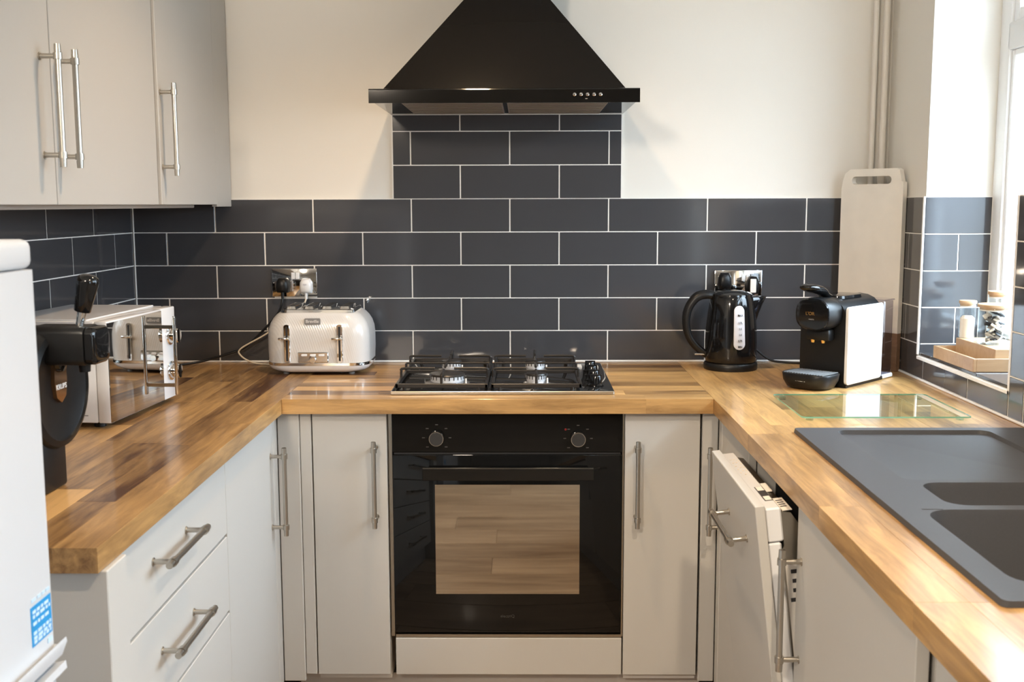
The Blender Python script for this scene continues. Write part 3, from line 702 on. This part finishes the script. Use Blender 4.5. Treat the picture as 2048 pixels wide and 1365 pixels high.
def plug(x, z, m, label, h=.045, wd=.040):
    t = thing('plug', label, 'plug', (x, -.010, z-.02))
    pts = [(-.42, -.5), (.42, -.5), (.5, -.2), (.46, .25), (.28, .5), (-.28, .5), (-.46, .25), (-.5, -.2)]
    b = B(); b.loft([[Vector((x+u*wd*s, -.0102-d_, z+v*h*s)) for u, v in pts] for d_, s in ((0, 1), (.012, 1), (.022, .88), (.027, .6))])
    put('plug_body', b, m, t, 50); b = B(); b.cyl((x, -.022, z-h*.45), (x, -.024, z-h*.45-.02), .0055, .004, seg=10); put('cord_grip', b, m, t)
    return t
plug(-.740, 1.152, 'blackmatt', 'black plug in the left half of the socket above the toaster')
p = plug(-.6675, 1.150, 'white', 'white plug in the right half of the socket above the toaster')
put('sticker', B().box(-.6735, -.6625, -.0385, -.0362, 1.153, 1.158), 'gauge', p, label='small pale green sticker')
plug(.617, 1.163, 'blackmatt', 'black plug above the kettle lid', .05, .042)
p = plug(.7035, 1.150, 'blackmatt', 'black plug with a white label right of the kettle', .055, .038)
put('sticker', B().box(.692, .710, -.0385, -.0368, 1.128, 1.170, .001), 'paper', p, label='white paper label on the plug')

# cables
def cable(name, pts, r, m, label, seg=8):
    return tag(put(name, B().tube(pts, r, seg, 8), m, angle=80), label, 'cable')
cable('cable', [(-.740, -.026, 1.112), (-.742, -.030, 1.095), (-.755, -.030, 1.065), (-.80, -.03, 1.015), (-.855, -.03, .965), (-.90, -.035, .945), (-.99, -.06, .921), (-1.06, -.12, .915), (-1.08, -.30, .915)], .0036, 'blackmatt', 'black cable running from the left socket down behind the microwave')
cable('cable', [(-.6675, -.026, 1.110), (-.672, -.030, 1.098), (-.684, -.034, 1.085), (-.694, -.036, 1.06), (-.75, -.035, 1.030), (-.80, -.034, .998), (-.872, -.034, .957), (-.870, -.040, .936), (-.83, -.05, .916), (-.77, -.07, .9135), (-.735, -.10, .9135)], .0026, 'cream', 'cream cable looping from the white plug to the back of the toaster')
cable('cable', [(.617, -.026, 1.118), (.625, -.022, 1.09), (.66, -.018, 1.02), (.69, -.018, .985), (.72, -.02, .95), (.76, -.03, .920), (.80, -.04, .9145), (.845, -.06, .9145), (.895, -.10, .9160), (.925, -.18, .925)], .0036, 'blackmatt', 'black cable curving from the right socket to the coffee machine')
cable('cable', [(.7035, -.026, 1.102), (.705, -.022, 1.05), (.702, -.020, .965), (.710, -.022, .945), (.717, -.028, .928), (.708, -.05, .915), (.690, -.08, .9140)], .0036, 'blackmatt', 'short black cable loop beside the kettle base')

# ------------------------------------------------------------------ kettle
KX, KY = .617, -.140
t = thing('kettle', 'black jug kettle with a grey water gauge in front of the right socket', 'kettle', (KX, KY, ZW))
put('power_base', B().lathe([(.0775, ZW+.0003), (.079, ZW+.004), (.079, ZW+.016), (.076, ZW+.021), (.070, ZW+.022)], (KX, KY, 0), 40), 'blackmatt', t)
Z = ZW
body = put('body', B().lathe([(.072, Z+.0225), (.0745, Z+.026), (.0755, Z+.045), (.0760, Z+.085), (.0742, Z+.125), (.0700, Z+.165), (.0655, Z+.195), (.0625, Z+.212), (.060, Z+.218)], (KX, KY, 0), 48), 'blackpl', t)
put('lid', B().lathe([(.0600, Z+.2182), (.059, Z+.223), (.050, Z+.2295), (.030, Z+.234), (.0001, Z+.235)], (KX, KY, 0), 40), 'blackpl', t)
b = B()  # spout: wedge towards +X
for_ = []
for z, o_, w_ in ((Z+.135, .071, .004), (Z+.165, .080, .020), (Z+.195, .092, .026), (Z+.213, .101, .024), (Z+.217, .103, .018)):
    for_.append([Vector((KX+.045, KY-w_, z)), Vector((KX+o_-.012, KY-w_*.75, z)), Vector((KX+o_, KY, z)), Vector((KX+o_-.012, KY+w_*.75, z)), Vector((KX+.045, KY+w_, z))])
b.loft(for_); put('spout', b, 'blackpl', t, 60)
b = B(); b.tube([(KX-.045, KY, Z+.216), (KX-.075, KY, Z+.222), (KX-.105, KY, Z+.213), (KX-.128, KY, Z+.180), (KX-.134, KY, Z+.140), (KX-.126, KY, Z+.100), (KX-.106, KY, Z+.070), (KX-.078, KY, Z+.046), (KX-.068, KY, Z+.040)], [.011, .012, .012, .011, .0105, .010, .010, .010, .009], 14, 6, True, 1.25)
put('handle', b, 'blackmatt', t, 80, label='satin black looped handle')
put('switch', B().box(KX-.108, KY*0+KX-.070, KY-.010, KY+.010, Z+.042, Z+.047, .001), 'silverplate', t)
b = B(); kp = [(.0745, .026), (.0755, .045), (.0760, .085), (.0742, .125), (.0700, .165), (.0655, .195), (.0625, .212)]
def krad(z):
    for (r0, z0), (r1, z1) in zip(kp, kp[1:]):
        if z0 <= z <= z1: return r0+(r1-r0)*(z-z0)/(z1-z0)
    return kp[-1][0]
ga = rrect(0, 0, .0165, .064, .0164, 8); gc = (.010, Z+.130)
rg = []
for d_, s in ((.006, 1), (-.0016, 1), (-.0026, .88)):
    rr_ = []
    for u, v in ga:
        u2, v2 = u*s, v*(1-(1-s)*.3); z = gc[1]+v2; a = (gc[0]+u2)/.075; R = krad(z-Z)+.0012
        rr_.append(Vector((KX+math.sin(a)*(R-d_), KY-math.cos(a)*(R-d_), z)))
    rg.append(rr_)
b.loft(rg); g = put('water_gauge', b, 'gauge', t, label='grey oval water gauge with dark marks')
for k, s_ in enumerate(('MAX', '1.7L', '1.5', '1.0', '0.75', 'MIN')):
    z = Z+.166-k*.0175-(.004 if k else 0); R = krad(z-Z)+.0042; a = .012/.075
    text('gauge_mark', s_, .0085, 'ink', g, (KX+.012, KY-R*math.cos(a)-.0002, z), FRONT, sx=.8, bold=.0002)

# ------------------------------------------------------------------ coffee pod machine
t = thing('coffee_machine', 'black and white capsule coffee machine with a round front on the right worktop', 'coffee machine', (.803, -.449, ZW), -.77, local=True)
def top_x(e): return all(v.co.z > .2 for v in e.verts) 
b = B(); b.loft([[Vector((x, y, z)) for x, z in [(-.068, .010), (.064, .010), (.064, .178), (.0615, .198), (.054, .216), (.041, .229), (.022, .237), (-.002, .2395), (-.026, .237), (-.045, .229), (-.058, .216), (-.0655, .198), (-.068, .178)]] for y in (0, .003, .205)][1:])
mb = put('body', b, 'blackmatt', t, 60)
# side panels
for s, nm in ((1, 'side_panel'), (-1, 'side_panel')):
    x0 = .0645 if s > 0 else -.0700
    b = B(); b.loft([[Vector((x, y, z)) for y, z in rrect(.0985, .1125, .098-i, .1045-i, .010, 4)] for x, i in (((x0, .001), (x0+.008, 0), (x0+.010, .002)) if s > 0 else ((x0, .014), (x0+.0018, .012)))])
    put(nm, b, 'white', t, label='white side panel')
hd_c = (-.002, 0, .197)
b = B(); sq = [(.0, 0)]
def squ(rx, rz, y, n=40, p=2.6):
    out = []
    for i in range(n):
        a = 2*PI*i/n; c_, s_ = math.cos(a), math.sin(a)
        out.append(Vector((hd_c[0]+rx*math.copysign(abs(c_)**(2/p), c_), y, hd_c[2]+rz*math.copysign(abs(s_)**(2/p), s_))))
    return out
b.loft([squ(.054, .036, .03), squ(.056, .042, 0.0), squ(.055, .044, -.020), squ(.052, .0435, -.045), squ(.049, .042, -.055)])
hdm = put('brew_head', b, 'blackmatt', t, 60)
face = put('head_face', B().loft([squ(.0485, .0415, -.0552), squ(.047, .040, -.058), squ(.034, .028, -.0592)]), 'blackpl', t)
text('logo', 'L\'OR', .0125, 'gold', face, (hd_c[0]-.004, -.0598, .199), FRONT, bold=.0001)
text('maker_name', 'BARISTA', .004, 'print', face, (hd_c[0], -.0598, .184), FRONT)
b = B(); b.box(-.034, .034, -.030, .002, .125, .156, .006, 2); put('nozzle_block', b, 'blackmatt', t)
for nx in (-.016, .014): put('nozzle', B().cyl((nx, -.022, .119), (nx, -.022, .127), .0052, .0066, seg=14), 'gold', t, label='brass coffee nozzle')
b = B(); b.tube([(-.006, -.094, .2700), (-.006, -.088, .2700), (-.006, -.066, .2680), (-.006, -.038, .2630), (-.006, -.012, .2560), (-.006, .010, .2470), (-.006, .036, .2410)], [.002, .0075, .0120, .0125, .0105, .0075, .005], 20, 6, True, 1.0)
for v in b.bm.verts: v.co.x = -.006+(v.co.x+.006)*2.3
put('lever', b, 'blackpl', t, 60, label='black gloss lever over the head')
put('lid', B().loft([[Vector((x, y, z)) for x, y in rrect(-.004, .095, .038-i, .065-i, .02, 5)] for z, i in ((.2340, 0), (.2412, .001), (.2422, .004))]), 'blackpl', t)
tr = B(); tr.loft([[Vector((x, y, z)) for x, y in rrect(-.004, -.050, hx, hy-.008, .040, 6)] for z, hx, hy in ((.0005, .052, .048), (.006, .060, .057), (.022, .068, .062), (.040, .0705, .063), (.042, .069, .062))])
tr = put('drip_tray', tr, 'blackmatt', t, 50)
b = B()
for k in range(15): b.box(-.060+.008*k, -.0575+.008*k, -.094, -.012, .0421, .0440)
put('drip_grid', b, 'grey', tr)
text('maker_name', 'PHILIPS', .009, 'lettering', tr, (-.004, -.1035, .026), (PI/2-.12, 0, 0), bold=.0002)
put('base', B().box(-.066, .070, .004, .212, .0004, .010), 'blackmatt', t)
tk = put('water_tank', B().loft([[Vector((x, y, z)) for x, y in rrect(.004, .2385, .066-i, .0320-i, .012, 4)] for z, i in ((.014, 0), (.215, 0), (.218, .001))], True, False), 'smoke', t, label='smoked see-through water tank')
put('tank_lid', B().box(-.063, .071, .2065, .2715, .2185, .2235, .002), 'smoke', t)
put('tank_base', B().box(-.063, .072, .2125, .2720, .0008, .0135, .003), 'white', t, label='white foot under the water tank')

# ------------------------------------------------------------------ glass worktop saver
t = thing('worktop_saver', 'clear glass worktop saver lying between the coffee machine and the sink', 'board', (.82, -.785, ZW))
oc = rrect(.8205, -.785, .1915, .148, .012, 5)
b = B(); b.loft([[Vector((x, y, z)) for x, y in oc] for z in (ZW+.007, ZW+.0105)], False, False); put('glass_edge', b, 'gedge', t, label='green glass edge')
b = B(); vs = b.plate(oc, [], ZW+.0106); put('glass_sheet', b, 'saver', t)
for fx in (.65, .99):
    for fy in (-.655, -.915): put('foot', B().lathe([(.009, ZW+.0003), (.0085, ZW+.0068)], (fx, fy, 0), 16), 'saver', t)

# ------------------------------------------------------------------ sink
t = thing('sink', 'dark grey one and a half bowl composite sink with drainer in the right worktop', 'sink', (.83, -1.56, ZW-.18))
ST = ZW+.009
outer = rrect((SX0+SX1)/2, (SY0+SY1)/2, (SX1-SX0)/2, (SY1-SY0)/2, .010, 4)
def RR(x0, x1, y0, y1, r, i=0, seg=6): return rrect((x0+x1)/2, (y0+y1)/2, (x1-x0)/2-i, (y1-y0)/2-i, max(.004, r-i*.5), seg)
h1 = (.664, .985, -1.490, -1.072, .022); h2 = (.680, .985, -1.652, -1.508, .035); h3 = (.626, 1.020, -2.018, -1.676, .045)
b = B(); L = b.plate(outer, [RR(*h1), RR(*h2), RR(*h3)], ST)
def skirt(bmb, pts, levels):
    bmb.loft([[Vector((x, y, z)) for x, y in p] for p, z in levels], False, False)
skirt(b, None, [(outer, ST), ([(x+(.002 if x < .8 else -.002)*-1, y) for x, y in outer], ZW+.0004)])
b.loft([[Vector((x, y, z)) for x, y in RR(*h1, i)] for z, i in ((ST, 0), (ST-.008, .003), (ST-.0085, .006))], False, True)
put('deck', b, 'sink', t)
b = B(); b.loft([[Vector((x, y, z)) for x, y in RR(*h2, i)] for z, i in ((ST, 0), (ST-.006, .002), (ST-.10, .014), (ST-.125, .03), (ST-.130, .05))], False, True)
bw = put('bowl', b, 'sink', t, 40, label='small half bowl'); put('drain', B().lathe([(.022, 0), (.022, .003), (.016, .004)], (.83, -1.58, ST-.1298), 24), 'chrome', bw)
b = B(); b.loft([[Vector((x, y, z)) for x, y in RR(*h3, i)] for z, i in ((ST, 0), (ST-.006, .002), (ST-.15, .018), (ST-.183, .04), (ST-.190, .07))], False, True)
bw = put('bowl', b, 'sink', t, 40, label='large main bowl'); put('drain', B().lathe([(.035, 0), (.035, .003), (.026, .004)], (.83, -1.85, ST-.1898), 24), 'chrome', bw)
put('overflow_slot', B().box(.628, .66, -1.676, -1.672, ST-.004, ST+.0008), 'sink', t)

# ------------------------------------------------------------------ chopping board in the corner
BA = math.atan2(-.175, .128)    # from left back to right front
t = thing('chopping_board', 'tall white-painted wooden chopping board with a hand slot leaning in the right corner', 'board', (.966, -.032, ZW), BA, local=True)
W_ = .213; H_ = .588
outl = [(0, .112), (W_+.0, .112), (W_, H_-.040), (W_-.006, H_-.038), (W_-.010, H_-.020), (W_-.014, H_-.004), (W_-.022, H_), (.030, H_), (.012, H_-.012), (.004, H_-.034), (0, H_-.060)]
slot = [(x, z) for x, z in rrect(.105, H_-.033, .068, .0115, .0113, 5)]
b = B(); es = []; 
for yy in (-.009, .009):
    loops = b.plate(outl, [slot], 0)
    for lp in loops:
        for v in lp: v.co = Vector((v.co.x, yy, v.co.y))
    es.append(loops)
for l0, l1 in zip(es[0], es[1]):
    n = len(l0)
    for i in range(n): b.bm.faces.new((l0[i], l0[(i+1) % n], l1[(i+1) % n], l1[i]))
put('painted_board', b, 'board', t)
put('bare_wood_end', B().box(0, W_, -.009, .009, .0005, .1118, .001), 'bare', t, label='bare brown wood at the foot of the board')

# ------------------------------------------------------------------ microwave
t = thing('microwave', 'white microwave with a mirrored door and chrome handle on the left worktop', 'microwave', (-.904, -1.013, ZW), -.085, local=True)
MW, MH, MD = .366, .2375, .275
put('case', B().box(-MD, -.030, 0, MW, .012, MH, .004, 2), 'white', t)
put('top_lip', B().box(-MD+.01, -.05, .010, MW-.01, MH-.0005, MH+.0030, .001), 'white', t)
dr = put('door', B().box(-.029, 0, 0, .284, .012, MH, .003, 2), 'white', t)
put('mirror_panel', B().box(-.001, .0012, .001, .283, .014, MH-.004), 'mirror', dr, label='mirror glass across the door')
pn = put('control_panel', B().box(-.029, 0, .285, MW, .012, MH, .003, 2), 'white', t)
for z in (.168, .080):
    k_ = put('control_knob', B().lathe([(.024, 0), (.024, .003), (.019, .005), (.0175, .022), (.016, .024)], (0, .329, z), 24, 'x'), 'chrome', pn)
    put('knob_grip', B().box(.022, .027, .326, .332, z-.017, z+.017, .001), 'blackpl', k_)
b = B(); b.box(.036, .043, .262, .271, .030, .222, .002, 2)
for z in (.054, .196): b.box(0, .038, .2635, .2695, z-.0045, z+.0045, .001)
put('handle', b, 'chrome', dr)
for fx in (-.24, -.04):
    for fy in (.03, MW-.03): put('foot', B().cyl((fx, fy, .0003), (fx, fy, .0125), .013, seg=14), 'blackmatt', t)
put('latch_tab', B().box(-.07, -.052, -.0008, 0, .028, .030), 'grey', t)

# ------------------------------------------------------------------ draught beer tap machine
t = thing('beer_dispenser', 'black countertop beer dispenser with an upright tap lever between fridge and microwave', 'dispenser', (-.80, -1.505, ZW), -.06, local=True)
DCZ = .176
b = B().lathe([(.085, -.27), (.103, -.24), (.106, -.10), (.108, -.02), (.107, -.006), (.102, .004), (.092, .008), (.0905, .004), (.070, -.001), (.040, -.003), (.0001, -.0035)], (0, 0, DCZ), 48, 'x'); put('drum', b, 'blackmatt', t)
b = B(); b.box(-.25, -.004, -.075, .022, .0004, .095, .006, 2); put('pedestal', b, 'blackmatt', t)
b = B(); b.loft([[Vector((x, u, v)) for u, v in rrect(-.010, .2525, .034-i, .033-i, .012, 5)] for x, i in ((-.03, .002), (-.025, 0), (.062, 0), (.066, .001), (.067, .003))]); hd = put('tap_head', b, 'blackmatt', t, 40)
b = B(); b.loft([[Vector((x, u, v)) for u, v in rrect(-.010, .2525, .0325-i, .0315-i, .012, 5)] for x, i in ((.0675, .003), (.069, 0), (.080, 0), (.084, .003), (.085, .006))]); put('head_front', b, 'blackpl', t, 40)
b = B(); b.cyl((.052, -.010, .2195), (.052, -.010, .206), .010, .009, seg=16); put('spout', b, 'blackmatt', t)
b = B(); b.tube([(.046, -.010, .284), (.053, -.010, .312)], [.0062, .0075], 16, 1); lv = put('tap_lever', b, 'chrome', t, label='chrome lever stem')
p0, p1 = Vector((.0525, -.010, .309)), Vector((.068, -.010, .372))
b = B(); d_ = (p1-p0); b.tube([p0, p0+d_*.02, p0+d_*.5, p0+d_*.8, p0+d_*.93, p0+d_*.99, p1], [.0125, .0138, .0165, .0185, .0165, .010, .002], 20, 1); put('lever_grip', b, 'blackpl', lv, 60, label='glossy black lever grip')
b = B(); b.loft([[Vector((x, u, v)) for u, v in [(-.020, .225), (.020, .225), (.022, .185), (.016, .160), (0, .150), (-.016, .160), (-.022, .185)]] for x in (-.006, .0035)]); bg_ = put('badge', b, 'copper', t, label='glossy brown teardrop badge')
text('maker_name', 'KRUPS', .0125, 'whitem', bg_, (.0040, -.0005, .178), (PI/2, 0, PI/2), bold=.0002)
b = B(); b.lathe([(.019, .004), (.017, .010), (.008, .013)], (0, -.002, .222), 20, 'x'); put('collar', b, 'blackpl', t)

# ------------------------------------------------------------------ fridge freezer
t = thing('fridge_freezer', 'white fridge freezer at the left edge of the picture with a blue sticker', 'fridge', (-.88, -2.29, 0))
FXF, FY1, FY0, FZT = -.600, -2.012, -2.57, 1.357
put('cabinet', B().box(XL+.02, FXF-.062, FY0, FY1, .02, FZT-.02, .004), 'fridge', t)
b = B(); b.box(XL+.018, FXF-.004, FY0-.002, FY1+.003, FZT-.036, FZT, .010, 3); put('top_cap', b, 'fridge', t)
def fdoor(z0, z1): 
    prof = [(FXF-.058, FY0), (FXF-.012, FY0), (FXF-.003, FY0+.006), (FXF, FY0+.018), (FXF, FY1-.014), (FXF-.003, FY1-.004), (FXF-.012, FY1), (FXF-.058, FY1)]
    return B().loft([[Vector((x, y, z)) for x, y in prof] for z in (z0, z1)])
ud = put('upper_door', fdoor(.838, FZT-.037), 'fridge', t, 25)
ld = put('lower_door', fdoor(.06, .812), 'fridge', t, 25)
b = B(); b.prism([(FXF-.03, .8375), (FXF, .8375), (FXF+.012, .848), (FXF+.013, .842), (FXF+.006, .824), (FXF-.03, .822)], 'y', FY0, FY1-.001); put('grip_rail', b, 'fridge', ud)
b = B(); b.prism([(FXF-.03, .8125), (FXF, .8135), (FXF+.010, .816), (FXF+.011, .806), (FXF+.001, .795), (FXF-.03, .790)], 'y', FY0, FY1-.001); put('grip_rail', b, 'fridge', ld)
st = put('sticker', B().box(FXF, FXF+.0006, -2.0815, -2.0255, .861, .911), 'blue', ud, label='blue sticker with pale print')
sr = random.Random(9)
for z in (.904, .898, .889, .877, .871, .866):
    y_ = -2.077
    while y_ < -2.032:
        l = sr.uniform(.005, .013); put('printed_mark', B().box(FXF+.0006, FXF+.0010, y_, min(y_+l, -2.029), z-.0022, z+.0018), 'paleblue', st); y_ += l+.003
for y_, l in ((-2.078, .012), (-2.062, .010), (-2.049, .008), (-2.038, .010)): put('printed_mark', B().box(FXF+.0002, FXF+.0008, y_, y_+l, .9165, .9205), 'paleblue', st)
put('printed_mark', B().box(FXF+.0002, FXF+.0008, -2.040, -2.027, .850, .856), 'paleblue', st)

# ------------------------------------------------------------------ things on the window sill
SZT = SZ+.0072
t = thing('display_crate', 'stepped bamboo display crate on the window sill under the jars', 'crate', (1.19, -.57, SZT))
b = B(); X0, X1, Y0, Y1 = 1.104, 1.270, -.700, -.4385; hl = .033
b.box(X0, X0+.008, Y0, Y1, SZT+.0003, SZT+hl, .0008); b.box(X0+.008, X1, Y0, Y0+.008, SZT+.0003, SZT+hl, .0008); b.box(X0+.008, X1, Y1-.008, Y1, SZT+.0003, SZT+hl, .0008)
b.box(X0+.008, X1, Y0+.008, Y1-.008, SZT+.0003, SZT+.006)
put('lower_tray', b, 'bamboo', t)
b = B(); b.box(1.160, X1, -.690, -.4485+.001, SZT+.0065, SZT+.055, .0008); put('upper_step', b, 'bamboo', t)
ZU = SZT+.055
def jar(x, y, z, r, h, label, fill):
    t = thing('storage_jar', label, 'jar', (x, y, z), group='glass jars on the window sill')
    b = B(); b.lathe([(r*.92, z+.0004), (r, z+.004), (r, z+h-.012), (r*.97, z+h-.006)], (x, y, 0), 28, cap=False); b.lathe([(r*.92, z+.0004), (.0001, z+.0008)], (x, y, 0), 28, cap=False)
    put('jar_glass', b, 'jarglass', t)
    put('lid', B().lathe([(r*.93, z+h-.009), (r*.93, z+h-.003), (r*1.06, z+h-.003), (r*1.06, z+h+.0035), (r*1.02, z+h+.005)], (x, y, 0), 28), 'bamboo', t, label='flat bamboo lid')
    put('seal', B().lathe([(r*.95, z+h-.012), (r*.95, z+h-.009)], (x, y, 0), 28), 'paper', t)
    return t
def candle_fill(x, y, z, r, h):
    o = put('powder_fill', B().lathe([(r*.9, z+.0006), (r*.9, z+h*.55), (r*.6, z+h*.62), (.0001, z+h*.63)], (x, y, 0), 24), 'sugar')
    return o
jar(1.187, -.448, ZU, .0210, .095, 'narrow glass jar of cream powder at the far end of the crate', None)
tag(candle_fill(1.187, -.448, ZU, .0200, .095), 'cream powder filling the narrow glass jar', 'sugar')
jar(1.201, -.586, ZU, .0405, .098, 'wide glass jar full of striped sachets in the middle of the crate', None)
sr = random.Random(21)
for k in range(30):
    a = sr.uniform(0, 2*PI); rad = sr.uniform(0, .010); zc_ = ZU+.012+.068*k/29
    mm = Matrix.Translation((1.201+rad*math.cos(a), -.586+rad*math.sin(a), zc_)) @ Euler((sr.uniform(-.9, .9), sr.uniform(-.5, .5), sr.uniform(0, PI))).to_matrix().to_4x4()
    b = B().box(-.024, .024, -.0060, .0060, -.0020, .0020, .0006, 1, mm)
    lo = min(v.co.z for v in b.bm.verts)
    if lo < ZU+.002: bmesh.ops.translate(b.bm, vec=(0, 0, ZU+.002-lo), verts=b.bm.verts)
    o = put('sachet', b, ['paper', 'ink', 'paper', 'print'][k % 4]); tag(o, ['white', 'black', 'white', 'grey'][k % 4] + ' paper sachet in the wide glass jar', 'sachet', ['white', 'black', 'white', 'grey'][k % 4] + ' sachets in the wide jar')
jar(1.238, -.520, ZU, .027, .125, 'tallest glass jar standing behind the two others against the window', None)
